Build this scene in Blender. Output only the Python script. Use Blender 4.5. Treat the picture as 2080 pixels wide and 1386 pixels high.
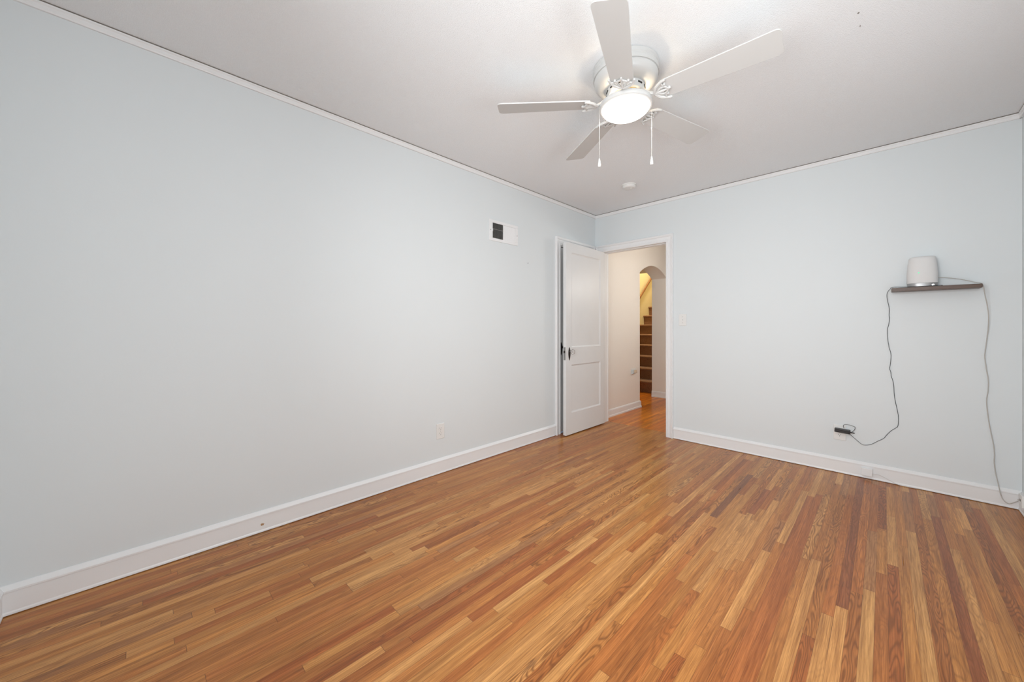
import bpy, bmesh, math, random
from mathutils import Vector, Matrix

# ------------------------------------------------------------------ camera, world, light
for o in list(bpy.data.objects):
    bpy.data.objects.remove(o)
S = bpy.context.scene
COL = S.collection
PI = math.pi

YAW = 44.87
cam_d = bpy.data.cameras.new('camera')
cam = bpy.data.objects.new('camera', cam_d)
COL.objects.link(cam)
cam_d.sensor_width = 36
cam_d.lens = 36 * 758.5 / 2080
cam_d.shift_y = -(693 - 665.5) / 2080
cam_d.clip_start = 0.02
cam.location = (2.407, -3.816, 1.12)
cam.rotation_euler = (PI / 2, 0, math.radians(YAW))
S.camera = cam

W = bpy.data.worlds.new('sky')
S.world = W
W.use_nodes = True
W.node_tree.nodes['Background'].inputs[0].default_value = (0.62, 0.78, 1.0, 1)
W.node_tree.nodes['Background'].inputs[1].default_value = 0.2

S.view_settings.view_transform = 'Standard'
S.view_settings.look = 'None'
S.view_settings.gamma = 1
S.view_settings.exposure = 0.0
S.view_settings.use_curve_mapping = False


def area(name, loc, rot, sx, sy, power, colr, spread=180):
    d = bpy.data.lights.new(name, 'AREA')
    d.shape = 'RECTANGLE'
    d.size, d.size_y = sx, sy
    d.energy = power
    d.color = colr
    d.spread = math.radians(spread)
    o = bpy.data.objects.new(name, d)
    COL.objects.link(o)
    o.location = loc
    o.rotation_euler = rot
    return o


def point(name, loc, power, colr, r=0.05):
    d = bpy.data.lights.new(name, 'POINT')
    d.energy = power
    d.color = colr
    d.shadow_soft_size = r
    o = bpy.data.objects.new(name, d)
    COL.objects.link(o)
    o.location = loc
    return o


# room: x 0..RX, y NY..0, z 0..H   (wall planes sit WO behind the baseboard faces)
H = 2.44
WO = 0.013
RX = 3.008
NY = -4.195
DAY = (0.935, 0.955, 0.965)
# daylight falling through the two windows behind / beside the camera
PW_ = dict(near=40, side=45, side2=5.5, bowl=4, lamp=4, glow=0.42, hall=16.5, stair=100)
area('daylight_near_window', (1.95, NY - 0.16, 1.42), (PI / 2, 0, 0), 1.30, 1.35, PW_['near'], DAY, 115)
area('daylight_side_window', (RX + 0.16, -3.05, 1.42), (PI / 2, 0, PI / 2), 1.00, 1.35, PW_['side'], DAY)
area('added_far_side_light', (RX + 0.16, -1.55, 1.42), (PI / 2, 0, PI / 2), 1.00, 1.35, PW_['side2'], DAY)  # extra light and window, added to even out the room light
fl = bpy.data.lights.new('fan_lamp', 'AREA')
fl.shape = 'DISK'
fl.size = 0.22
fl.energy = PW_['lamp']
fl.color = (1.0, 0.945, 0.88)
fo = bpy.data.objects.new('fan_lamp', fl)
COL.objects.link(fo)
fo.location = (1.475, -2.06, 2.186)
for k in range(3):
    t_ = 2 * PI * (k + 0.25) / 3
    point('fan_bulb_glow', (1.475 + 0.085 * math.cos(t_), -2.06 + 0.085 * math.sin(t_), 2.272), PW_['glow'], (1.0, 0.80, 0.56), 0.008)
point('added_hall_light', (1.16, 1.0, 1.74), PW_['hall'], (1.0, 0.97, 0.91), 0.08)  # unseen lamp, added to light the hall wall evenly
point('stair_bulb', (-0.62, 3.1, 3.5), PW_['stair'], (1.0, 0.87, 0.68), 0.08)

# ------------------------------------------------------------------ materials
MATS = {}


def nt(name):
    m = bpy.data.materials.new(name)
    m.use_nodes = True
    n = m.node_tree
    return m, n, n.nodes['Principled BSDF']


def mat(name, col, rough=0.5, metal=0.0, spec=0.5, noise=0.0, nscale=40, bump=0.0, bscale=200, bdist=0.001,
        detail=3, emit=None, estr=0, coat=0.0, trans=0.0):
    if name in MATS:
        return MATS[name]
    m, n, b = nt(name)
    b.inputs['Roughness'].default_value = rough
    b.inputs['Metallic'].default_value = metal
    b.inputs['Specular IOR Level'].default_value = spec
    b.inputs['Coat Weight'].default_value = coat
    b.inputs['Transmission Weight'].default_value = trans
    tc = n.nodes.new('ShaderNodeTexCoord')
    if noise > 0:
        no = n.nodes.new('ShaderNodeTexNoise')
        no.inputs['Scale'].default_value = nscale
        no.inputs['Detail'].default_value = detail
        n.links.new(tc.outputs['Object'], no.inputs['Vector'])
        mx = n.nodes.new('ShaderNodeMix')
        mx.data_type = 'RGBA'
        mx.inputs[6].default_value = tuple(c * (1 - noise) for c in col) + (1,)
        mx.inputs[7].default_value = tuple(min(1, c * (1 + noise)) for c in col) + (1,)
        n.links.new(no.outputs[0], mx.inputs[0])
        n.links.new(mx.outputs[2], b.inputs['Base Color'])
    else:
        b.inputs['Base Color'].default_value = tuple(col) + (1,)
    if bump > 0:
        nb = n.nodes.new('ShaderNodeTexNoise')
        nb.inputs['Scale'].default_value = bscale
        nb.inputs['Detail'].default_value = detail
        n.links.new(tc.outputs['Object'], nb.inputs['Vector'])
        bp = n.nodes.new('ShaderNodeBump')
        bp.inputs['Strength'].default_value = bump
        bp.inputs['Distance'].default_value = bdist
        n.links.new(nb.outputs[0], bp.inputs['Height'])
        n.links.new(bp.outputs[0], b.inputs['Normal'])
    if emit:
        b.inputs['Emission Color'].default_value = tuple(emit) + (1,)
        b.inputs['Emission Strength'].default_value = estr
    MATS[name] = m
    return m


WALL = mat('pale_blue_wall_paint', (0.738, 0.780, 0.796), 0.55, spec=0.3, noise=0.012, nscale=1.3, bump=0.25, bscale=90, bdist=0.0006)
CREAM = mat('cream_hall_paint', (0.85, 0.81, 0.76), 0.6, spec=0.3, noise=0.01, nscale=2, bump=0.2, bscale=60, bdist=0.0006)
YELLOW = mat('yellow_stair_paint', (0.80, 0.73, 0.50), 0.6, spec=0.3, noise=0.01, nscale=2)
TRIM = mat('white_gloss_trim_paint', (0.84, 0.845, 0.85), 0.35, spec=0.45, noise=0.015, nscale=6, bump=0.15, bscale=40, bdist=0.0006)
DOORM = mat('white_door_paint', (0.76, 0.765, 0.765), 0.4, spec=0.45, noise=0.02, nscale=5, bump=0.2, bscale=50, bdist=0.0006)
CEIL = mat('stippled_ceiling_paint', (0.88, 0.905, 0.925), 0.85, spec=0.2, noise=0.05, nscale=260, bump=0.85, bscale=230, bdist=0.0026, detail=4)
FANW = mat('white_fan_enamel', (0.57, 0.57, 0.56), 0.35, spec=0.4, noise=0.01, nscale=8)
FANB = mat('white_blade_laminate', (0.60, 0.60, 0.59), 0.45, spec=0.35, noise=0.01, nscale=8)
PLAS = mat('white_plastic', (0.80, 0.80, 0.785), 0.35, spec=0.45, noise=0.01, nscale=20)
PLASB = mat('warm_white_plastic', (0.76, 0.74, 0.68), 0.4, spec=0.45, noise=0.01, nscale=20)
DARK = mat('dark_slot', (0.03, 0.028, 0.026), 0.7, noise=0.2)
BLACKP = mat('black_plastic', (0.018, 0.018, 0.020), 0.35, spec=0.5, noise=0.1)
CORDB = mat('black_cord_rubber', (0.045, 0.05, 0.055), 0.5, noise=0.1)
CORDW = mat('off_white_cord', (0.50, 0.48, 0.45), 0.5, noise=0.05)
CORDP = mat('painted_over_cord', (0.68, 0.66, 0.64), 0.5, noise=0.02)
BRONZE = mat('dark_bronze_hardware', (0.055, 0.045, 0.042), 0.38, metal=0.75, noise=0.3, nscale=80)
STEEL = mat('aged_steel', (0.34, 0.33, 0.32), 0.35, metal=0.9, noise=0.15, nscale=60)
SILVER = mat('satin_silver_plastic', (0.36, 0.36, 0.36), 0.35, metal=0.5, noise=0.05)
BRASS = mat('gilded_motor_metal', (0.75, 0.60, 0.36), 0.35, metal=0.6, noise=0.1)
GLASSK = mat('clear_glass_knob', (0.93, 0.93, 0.93), 0.05, spec=0.6, trans=0.85)
BOWL = mat('lit_frosted_glass', (0.95, 0.92, 0.85), 0.3, emit=(1.0, 0.93, 0.865), estr=PW_['bowl'], noise=0.01)
HALLB = mat('added_hall_globe', (0.95, 0.9, 0.8), 0.3, emit=(1.0, 0.8, 0.55), estr=4)
GREEN = mat('green_led', (0.1, 0.8, 0.4), 0.4, emit=(0.12, 0.85, 0.35), estr=0.45)
CHAIN = mat('pull_chain_metal', (0.45, 0.44, 0.42), 0.4, metal=0.2)
WOODC = mat('bare_wood_chip', (0.42, 0.24, 0.12), 0.7, noise=0.2, nscale=90)
ROUT = mat('white_router_shell', (0.72, 0.715, 0.71), 0.5, spec=0.4, coat=0.0, noise=0.01)


def carpet_mat():
    m, n, b = nt('brown_stair_carpet')
    tc = n.nodes.new('ShaderNodeTexCoord')
    no = n.nodes.new('ShaderNodeTexNoise')
    no.inputs['Scale'].default_value = 160
    no.inputs['Detail'].default_value = 3
    n.links.new(tc.outputs['Object'], no.inputs['Vector'])
    cr = n.nodes.new('ShaderNodeValToRGB')
    cr.color_ramp.elements[0].position = 0.32
    cr.color_ramp.elements[0].color = (0.125, 0.050, 0.022, 1)
    cr.color_ramp.elements[1].position = 0.68
    cr.color_ramp.elements[1].color = (0.46, 0.235, 0.115, 1)
    n.links.new(no.outputs[0], cr.inputs[0])
    n.links.new(cr.outputs[0], b.inputs['Base Color'])
    b.inputs['Roughness'].default_value = 0.95
    b.inputs['Sheen Weight'].default_value = 0.3
    bp = n.nodes.new('ShaderNodeBump')
    bp.inputs['Strength'].default_value = 0.8
    bp.inputs['Distance'].default_value = 0.006
    n.links.new(no.outputs[0], bp.inputs['Height'])
    n.links.new(bp.outputs[0], b.inputs['Normal'])
    return m


def wood_mat(name, c0, c1, rough, axis_scale):
    m, n, b = nt(name)
    tc = n.nodes.new('ShaderNodeTexCoord')
    mp = n.nodes.new('ShaderNodeMapping')
    mp.inputs['Scale'].default_value = axis_scale
    n.links.new(tc.outputs['Object'], mp.inputs['Vector'])
    no = n.nodes.new('ShaderNodeTexNoise')
    no.inputs['Scale'].default_value = 1
    no.inputs['Detail'].default_value = 5
    no.inputs['Distortion'].default_value = 0.6
    n.links.new(mp.outputs[0], no.inputs['Vector'])
    mx = n.nodes.new('ShaderNodeMix')
    mx.data_type = 'RGBA'
    mx.inputs[6].default_value = c0 + (1,)
    mx.inputs[7].default_value = c1 + (1,)
    n.links.new(no.outputs[0], mx.inputs[0])
    n.links.new(mx.outputs[2], b.inputs['Base Color'])
    b.inputs['Roughness'].default_value = rough
    return m


SHELFM = wood_mat('dark_walnut_shelf', (0.040, 0.020, 0.012), (0.150, 0.085, 0.055), 0.4, (8, 90, 90))
RAILM = wood_mat('brown_rail_wood', (0.22, 0.10, 0.045), (0.36, 0.18, 0.08), 0.35, (60, 8, 60))
CARPET = carpet_mat()


def glass_mat():
    m = bpy.data.materials.new('thin_window_glass')
    m.use_nodes = True
    n = m.node_tree
    n.nodes.remove(n.nodes['Principled BSDF'])
    t = n.nodes.new('ShaderNodeBsdfTransparent')
    g = n.nodes.new('ShaderNodeBsdfGlossy')
    g.inputs['Roughness'].default_value = 0.02
    x = n.nodes.new('ShaderNodeMixShader')
    x.inputs[0].default_value = 0.06
    n.links.new(t.outputs[0], x.inputs[1])
    n.links.new(g.outputs[0], x.inputs[2])
    n.links.new(x.outputs[0], n.nodes['Material Output'].inputs[0])
    return m


PANE = glass_mat()


def floor_mat():
    """strip oak: per-board colour from the mesh, grain, figure and joints procedural"""
    m, n, b = nt('varnished_strip_oak')
    N = n.nodes.new
    L = n.links.new

    def val(x):
        v = N('ShaderNodeValue')
        v.outputs[0].default_value = x
        return v.outputs[0]

    def mth(op, a, c=None, d=None):
        q = N('ShaderNodeMath')
        q.operation = op
        for i, s in enumerate((a, c, d)):
            if s is None:
                continue
            if isinstance(s, (int, float)):
                q.inputs[i].default_value = s
            else:
                L(s, q.inputs[i])
        return q.outputs[0]

    def mixc(f, a, c, mode='MIX'):
        q = N('ShaderNodeMix')
        q.data_type = 'RGBA'
        q.blend_type = mode
        if isinstance(f, (int, float)):
            q.inputs[0].default_value = f
        else:
            L(f, q.inputs[0])
        for i, s in ((6, a), (7, c)):
            if isinstance(s, tuple):
                q.inputs[i].default_value = s + (1,)
            else:
                L(s, q.inputs[i])
        return q.outputs[2]

    tone = N('ShaderNodeAttribute'); tone.attribute_name = 'tone'
    info = N('ShaderNodeAttribute'); info.attribute_name = 'info'   # r: figure amount, g: seed, b: flame size
    edge = N('ShaderNodeUVMap'); edge.uv_map = 'edge'
    size = N('ShaderNodeUVMap'); size.uv_map = 'size'
    sep = N('ShaderNodeSeparateXYZ'); L(edge.outputs[0], sep.inputs[0])
    sz = N('ShaderNodeSeparateXYZ'); L(size.outputs[0], sz.inputs[0])
    si = N('ShaderNodeSeparateColor'); L(info.outputs['Color'], si.inputs[0])
    u, v = sep.outputs[0], sep.outputs[1]
    fig, seed, kind = si.outputs[0], si.outputs[1], si.outputs[2]
    sd = mth('MULTIPLY', seed, 97.0)
    # straight pore grain
    cx = N('ShaderNodeCombineXYZ')
    L(mth('MULTIPLY', u, 330.0), cx.inputs[0]); L(mth('MULTIPLY', v, 7.0), cx.inputs[1]); L(sd, cx.inputs[2])
    g1 = N('ShaderNodeTexNoise'); g1.inputs['Scale'].default_value = 1; g1.inputs['Detail'].default_value = 4
    g1.inputs['Roughness'].default_value = 0.6
    L(cx.outputs[0], g1.inputs['Vector'])
    # broad streaks
    cy = N('ShaderNodeCombineXYZ')
    L(mth('MULTIPLY', u, 55.0), cy.inputs[0]); L(mth('MULTIPLY', v, 1.6), cy.inputs[1]); L(sd, cy.inputs[2])
    g2 = N('ShaderNodeTexNoise'); g2.inputs['Scale'].default_value = 1; g2.inputs['Detail'].default_value = 2
    L(cy.outputs[0], g2.inputs['Vector'])
    # cathedral figure: iso lines of a smooth stretched field
    cz = N('ShaderNodeCombineXYZ')
    L(mth('MULTIPLY', u, 24.0), cz.inputs[0]); L(mth('MULTIPLY', v, 2.7), cz.inputs[1]); L(mth('ADD', sd, 13.0), cz.inputs[2])
    g3 = N('ShaderNodeTexNoise'); g3.inputs['Scale'].default_value = 1; g3.inputs['Detail'].default_value = 1.2
    g3.inputs['Distortion'].default_value = 0.35
    L(cz.outputs[0], g3.inputs['Vector'])
    rings = mth('SINE', mth('MULTIPLY', g3.outputs[0], 80.0))
    rings = mth('POWER', mth('ADD', mth('MULTIPLY', rings, 0.5), 0.5), 2.2)
    # occasional dark mineral smudge
    cw = N('ShaderNodeCombineXYZ')
    L(mth('MULTIPLY', u, 30.0), cw.inputs[0]); L(mth('MULTIPLY', v, 6.5), cw.inputs[1]); L(mth('ADD', sd, 51.0), cw.inputs[2])
    g4 = N('ShaderNodeTexNoise'); g4.inputs['Scale'].default_value = 1; g4.inputs['Detail'].default_value = 3
    L(cw.outputs[0], g4.inputs['Vector'])
    sm = N('ShaderNodeMapRange'); sm.inputs[1].default_value = 0.66; sm.inputs[2].default_value = 0.80
    L(g4.outputs[0], sm.inputs[0])
    col = tone.outputs['Color']
    st = N('ShaderNodeMapRange'); st.inputs[1].default_value = 0.30; st.inputs[2].default_value = 0.70
    st.inputs[3].default_value = 0.80; st.inputs[4].default_value = 1.16
    L(g2.outputs[0], st.inputs[0])
    pr = N('ShaderNodeMapRange'); pr.inputs[1].default_value = 0.30; pr.inputs[2].default_value = 0.62
    pr.inputs[3].default_value = 0.62; pr.inputs[4].default_value = 1.10
    L(g1.outputs[0], pr.inputs[0])
    k = mth('MULTIPLY', st.outputs[0], pr.outputs[0])
    kc = N('ShaderNodeCombineColor')
    L(k, kc.inputs[0]); L(mth('POWER', k, 1.25), kc.inputs[1]); L(mth('POWER', k, 1.45), kc.inputs[2])
    col = mixc(1.0, col, kc.outputs[0], 'MULTIPLY')
    col = mixc(mth('MULTIPLY', mth('MULTIPLY', rings, fig), 0.80), col, (0.170, 0.055, 0.014))
    col = mixc(mth('MULTIPLY', mth('MULTIPLY', sm.outputs[0], kind), 0.7), col, (0.10, 0.05, 0.03))
    # joints
    du = mth('MINIMUM', u, mth('SUBTRACT', sz.outputs[0], u))
    dv = mth('MINIMUM', v, mth('SUBTRACT', sz.outputs[1], v))
    jw = N('ShaderNodeTexNoise'); jw.inputs['Scale'].default_value = 1; jw.inputs['Detail'].default_value = 1
    cj = N('ShaderNodeCombineXYZ'); L(mth('MULTIPLY', v, 3.0), cj.inputs[0]); L(sd, cj.inputs[1])
    L(cj.outputs[0], jw.inputs['Vector'])
    wid = N('ShaderNodeMapRange'); wid.inputs[1].default_value = 0.48; wid.inputs[2].default_value = 0.75
    wid.inputs[3].default_value = 0.00022; wid.inputs[4].default_value = 0.0008
    L(jw.outputs[0], wid.inputs[0])
    ju = mth('LESS_THAN', du, wid.outputs[0])
    jv = mth('LESS_THAN', dv, 0.0008)
    j = mth('MAXIMUM', mth('MULTIPLY', ju, 0.75), mth('MULTIPLY', jv, 0.62))
    col = mixc(j, col, (0.055, 0.022, 0.010))
    L(col, b.inputs['Base Color'])
    rr = N('ShaderNodeMapRange'); rr.inputs[3].default_value = 0.25; rr.inputs[4].default_value = 0.34
    L(g2.outputs[0], rr.inputs[0]); L(rr.outputs[0], b.inputs['Roughness'])
    b.inputs['Specular IOR Level'].default_value = 0.38
    bp = N('ShaderNodeBump'); bp.inputs['Strength'].default_value = 0.25; bp.inputs['Distance'].default_value = 0.0008
    hh = mth('SUBTRACT', mth('MULTIPLY', g1.outputs[0], 0.35), j)
    L(hh, bp.inputs['Height']); L(bp.outputs[0], b.inputs['Normal'])
    return m


FLOORM = floor_mat()

# ------------------------------------------------------------------ mesh helpers


def link(name, bm, m=None, parent=None, smooth=False, loc=None):
    me = bpy.data.meshes.new(name)
    bmesh.ops.recalc_face_normals(bm, faces=bm.faces)
    bm.to_mesh(me)
    bm.free()
    if m:
        me.materials.append(m)
    if smooth:
        for p in me.polygons:
            p.use_smooth = True
        try:
            me.set_sharp_from_angle(angle=math.radians(35))
        except Exception:
            pass
    o = bpy.data.objects.new(name, me)
    COL.objects.link(o)
    if parent:
        o.parent = parent
    if loc:
        o.location = loc
    return o


def thing(name, label, cat, loc=(0, 0, 0), rotz=0, group=None, kind=None):
    o = bpy.data.objects.new(name, None)
    COL.objects.link(o)
    o.empty_display_size = 0.05
    o.location = loc
    o.rotation_euler = (0, 0, rotz)
    tag(o, label, cat, group, kind)
    return o


def tag(o, label=None, cat=None, group=None, kind=None):
    if label: o['label'] = label
    if cat: o['category'] = cat
    if group: o['group'] = group
    if kind: o['kind'] = kind
    return o


def box(bm, a, b, bev=0.0, seg=2):
    """axis box from corner a to corner b"""
    lo = [min(a[i], b[i]) for i in range(3)]
    hi = [max(a[i], b[i]) for i in range(3)]
    vs = [bm.verts.new((x, y, z)) for x in (lo[0], hi[0]) for y in (lo[1], hi[1]) for z in (lo[2], hi[2])]
    f = [(0, 1, 3, 2), (4, 6, 7, 5), (0, 4, 5, 1), (2, 3, 7, 6), (0, 2, 6, 4), (1, 5, 7, 3)]
    fs = [bm.faces.new([vs[i] for i in q]) for q in f]
    if bev > 0:
        es = {e for q in fs for e in q.edges}
        bmesh.ops.bevel(bm, geom=list(es), offset=bev, segments=seg, affect='EDGES', profile=0.5)
    return vs


def lathe(bm, prof, seg=48, c=(0, 0, 0), axis='z', cap=True):
    rings = []
    for r, z in prof:
        ring = []
        for i in range(seg):
            t = 2 * PI * i / seg
            p = (r * math.cos(t), r * math.sin(t), z)
            if axis == 'x':
                p = (z, p[0], p[1])
            elif axis == 'y':
                p = (p[0], z, p[1])
            ring.append(bm.verts.new((p[0] + c[0], p[1] + c[1], p[2] + c[2])))
        rings.append(ring)
    for a, b in zip(rings, rings[1:]):
        for i in range(seg):
            j = (i + 1) % seg
            bm.faces.new((a[i], a[j], b[j], b[i]))
    if cap:
        bm.faces.new(rings[0][::-1])
        bm.faces.new(rings[-1])


def tube(bm, pts, r, seg=8, smooth_n=0):
    P = [Vector(p) for p in pts]
    if smooth_n:
        Q = []
        for i in range(len(P) - 1):
            p0 = P[max(i - 1, 0)]; p1 = P[i]; p2 = P[i + 1]; p3 = P[min(i + 2, len(P) - 1)]
            for k in range(smooth_n):
                t = k / smooth_n
                Q.append(0.5 * ((2 * p1) + (p2 - p0) * t + (2 * p0 - 5 * p1 + 4 * p2 - p3) * t * t + (3 * p1 - p0 - 3 * p2 + p3) * t ** 3))
        Q.append(P[-1])
        P = Q
    rs = r if isinstance(r, (list, tuple)) else [r] * len(P)
    if len(rs) != len(P):
        n0 = len(rs)
        rs = [rs[min(n0 - 1, int(i * (n0 - 1) / (len(P) - 1)))] for i in range(len(P))]
    up = None
    rings = []
    for i, p in enumerate(P):
        d = (P[min(i + 1, len(P) - 1)] - P[max(i - 1, 0)]).normalized()
        if up is None:
            up = d.orthogonal().normalized()
        up = (up - d * up.dot(d))
        if up.length < 1e-6:
            up = d.orthogonal()
        up.normalize()
        s = d.cross(up)
        rings.append([bm.verts.new(p + rs[i] * (math.cos(2 * PI * k / seg) * up + math.sin(2 * PI * k / seg) * s)) for k in range(seg)])
    for a, b in zip(rings, rings[1:]):
        for k in range(seg):
            j = (k + 1) % seg
            bm.faces.new((a[k], a[j], b[j], b[k]))
    bm.faces.new(rings[0][::-1])
    bm.faces.new(rings[-1])


def sweep(bm, prof, a, b, out, up=(0, 0, 1), ma=0.0, mb=0.0):
    """extrude a profile [(d, h)] (d along out, h along up) from a to b; ma, mb: mitre shift per unit d (or h)"""
    a = Vector(a); b = Vector(b); out = Vector(out); up = Vector(up)
    d = (b - a).normalized()
    r1 = [bm.verts.new(a + out * p[0] + up * p[1] + d * (ma * p[0])) for p in prof]
    r2 = [bm.verts.new(b + out * p[0] + up * p[1] - d * (mb * p[0])) for p in prof]
    n = len(prof)
    for i in range(n):
        j = (i + 1) % n
        bm.faces.new((r1[i], r1[j], r2[j], r2[i]))
    bm.faces.new(r1[::-1])
    bm.faces.new(r2)


def poly_prism(bm, pts, vec):
    """extrude planar polygon pts by vec"""
    vec = Vector(vec)
    a = [bm.verts.new(p) for p in pts]
    b = [bm.verts.new(Vector(p) + vec) for p in pts]
    n = len(a)
    bm.faces.new(a[::-1]); bm.faces.new(b)
    for i in range(n):
        j = (i + 1) % n
        bm.faces.new((a[i], a[j], b[j], b[i]))


def struct(name, bm, m, parent=None, smooth=False):
    o = link(name, bm, m, parent, smooth)
    if not parent:
        o['kind'] = 'structure'
    return o


# ------------------------------------------------------------------ floor of strip boards
PW, PH = 0.0373, 0.032
F_ = 758.5


def px_floor(px, py):
    a = math.radians(YAW)
    t = F_ * 1.12 / (py - 665.5)
    q = (px - 1040) / F_
    return 2.407 + t * (-math.sin(a) + q * math.cos(a)), -3.816 + t * (math.cos(a) + q * math.sin(a))


TONES = {'L': (0.589, 0.283, 0.09), 'Y': (0.533, 0.229, 0.061), 'M': (0.478, 0.188, 0.049), 'O': (0.432, 0.151, 0.038), 'R': (0.388, 0.122, 0.031), 'D': (0.27, 0.105, 0.045), 'G': (0.423, 0.184, 0.064), 'P': (0.328, 0.103, 0.034)}
# boards read off the photograph: near end, far end (None: runs on), tone, figure, smudge
NEAR, FAR = -99, 99
BOARDS = [
    ((290, 1233), (765, 1048), 'R', .1, 0), (NEAR, (627, 1114), 'L', 0, 0), (NEAR, (390, 1251), 'G', .2, .9),
    ((256, 1330), (552, 1212), 'L', .1, 0), ((552, 1212), (635, 1186), 'O', .3, 0), ((635, 1186), (753, 1134), 'M', .8, .5),
    ((753, 1134), (847, 1090), 'L', .1, 0), ((616, 1089), (688, 1067), 'O', .1, 0), ((688, 1067), (851, 1024), 'L', 0, 0),
    ((685, 1099), (762, 1077), 'L', .2, 0), ((762, 1077), (862, 1046), 'O', .3, .6),
    ((561, 1258), (712, 1197), 'O', .2, 0), ((712, 1197), (873, 1128), 'L', .6, 0), ((874, 1128), (1040, 1062), 'O', .2, 0),
    ((815, 1170), (912, 1131), 'O', .1, 0), ((912, 1131), (971, 1116), 'L', .3, 0),
    (NEAR, (798, 1234), 'R', .3, 0), ((798, 1234), (960, 1160), 'L', .3, .5),
    (NEAR, (836, 1301), 'O', .4, 0), ((836, 1301), (1202, 1056), 'R', .3, .4),
    (NEAR, (1089, 1105), 'R', .8, 0), (NEAR, (957, 1260), 'L', .1, 0), ((957, 1260), (1156, 1121), 'R', .1, 0),
    ((1009, 1243), (1210, 1093), 'L', 0, 0), ((1109, 1185), (1238, 1084), 'R', .3, .8), (NEAR, (1109, 1185), 'Y', .1, 0),
    ((1206, 1145), (1310, 1061), 'L', 0, 0), ((1277, 1120), (1350, 1045), 'O', .3, 0),
    (NEAR, (1342, 1086), 'L', .05, 0), (NEAR, (1222, 1363), 'L', .1, 0), ((1222, 1363), (1380, 1180), 'O', .2, 0),
    (NEAR, (1413, 1201), 'O', .6, .3), ((1413, 1201), (1500, 1080), 'L', .2, 0),
    ((1349, 1254), (1450, 1120), 'Y', 0, 0), (NEAR, (1349, 1254), 'O', .4, .3),
    (NEAR, (1383, 1334), 'R', .9, 0), ((1383, 1334), (1490, 1160), 'M', .1, 0),
    (NEAR, (1423, 1315), 'Y', .2, 0), ((1423, 1315), (1524, 1135), 'M', .3, 0),
    (NEAR, (1473, 1277), 'O', .3, .5), ((1473, 1277), (1557, 1120), 'L', .05, 0), ((1557, 1120), (1586, 1060), 'G', .9, 0),
    (NEAR, (1521, 1239), 'O', .6, 0), ((1521, 1239), (1587, 1104), 'M', .2, 0), ((1587, 1104), (1641, 999), 'L', .1, 0),
    (NEAR, (1641, 1000), 'L', .05, 0), (NEAR, (1652, 1010), 'R', .15, 0), (NEAR, (1668, 1006), 'R', .15, 0),
    (NEAR, (1641, 1292), 'R', 1, 1), ((1641, 1292), (1699, 1003), 'M', .9, 1),
    (NEAR, (1682, 1250), 'L', .2, 0), ((1682, 1250), (1716, 1003), 'O', .3, 0),
    (NEAR, (1711, 1235), 'L', .1, 0), ((1711, 1235), (1748, 968), 'P', .7, .9),
    (NEAR, (1731, 1202), 'O', .9, .5), ((1731, 1202), (1763, 978), 'O', .5, 1),
    (NEAR, (1767, 1200), 'L', .1, 0), ((1767, 1200), (1774, 1080), 'G', .3, .6), ((1774, 1080), (1780, 985), 'O', .2, 0),
    (NEAR, (1792, 1166), 'O', .3, 0), ((1792, 1166), (1794, 1078), 'Y', .3, 0), ((1794, 1075), (1796, 990), 'R', 1, 0),
    (NEAR, (1816, 1150), 'R', .9, 0), ((1816, 1150), (1812, 1050), 'L', .2, 0), ((1812, 1050), (1808, 990), 'Y', .1, 0),
    ((1842, 1112), (1832, 1000), 'M', .1, 0), (NEAR, (1842, 1112), 'Y', .3, 0),
    (NEAR, (1853, 1081), 'L', .15, 0), ((1853, 1081), (1842, 1000), 'G', .2, .4),
    (NEAR, (1875, 1068), 'O', .9, 0), (NEAR, (1891, 1057), 'Y', .5, 0), (NEAR, (1905, 1051), 'P', .6, .2),
    ((1905, 1051), (1880, 1004), 'G', .2, .6), (NEAR, (1945, 1118), 'L', .4, 0), ((1945, 1118), (1925, 1057), 'M', .2, 0),
    (NEAR, (1960, 1075), 'Y', .1, 0), (NEAR, (1955, 1035), 'L', .15, 0),
    ((2076, 1286), (1968, 1040), 'O', .9, .3), (NEAR, FAR, 'L', .1, 0, 2.86),
    ((2070, 1190), (1988, 1035), 'R', .2, .3),
    ((1448, 1050), (1525, 965), 'D', .6, .5), ((1523, 1043), (1558, 995), 'P', .2, 0), ((1558, 995), (1592, 955), 'L', .2, 0),
    ((1546, 1034), (1579, 989), 'O', .1, 0), ((1450, 995), (1508, 932), 'R', .4, 0),
    ((1495, 1136), (1579, 1018), 'L', 0, 0), ((1430, 1140), (1523, 1049), 'L', .1, 0),
    ((1579, 1018), (1612, 975), 'G', .9, 0), ((1600, 1060), (1632, 985), 'O', .2, 0),
]


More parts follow.
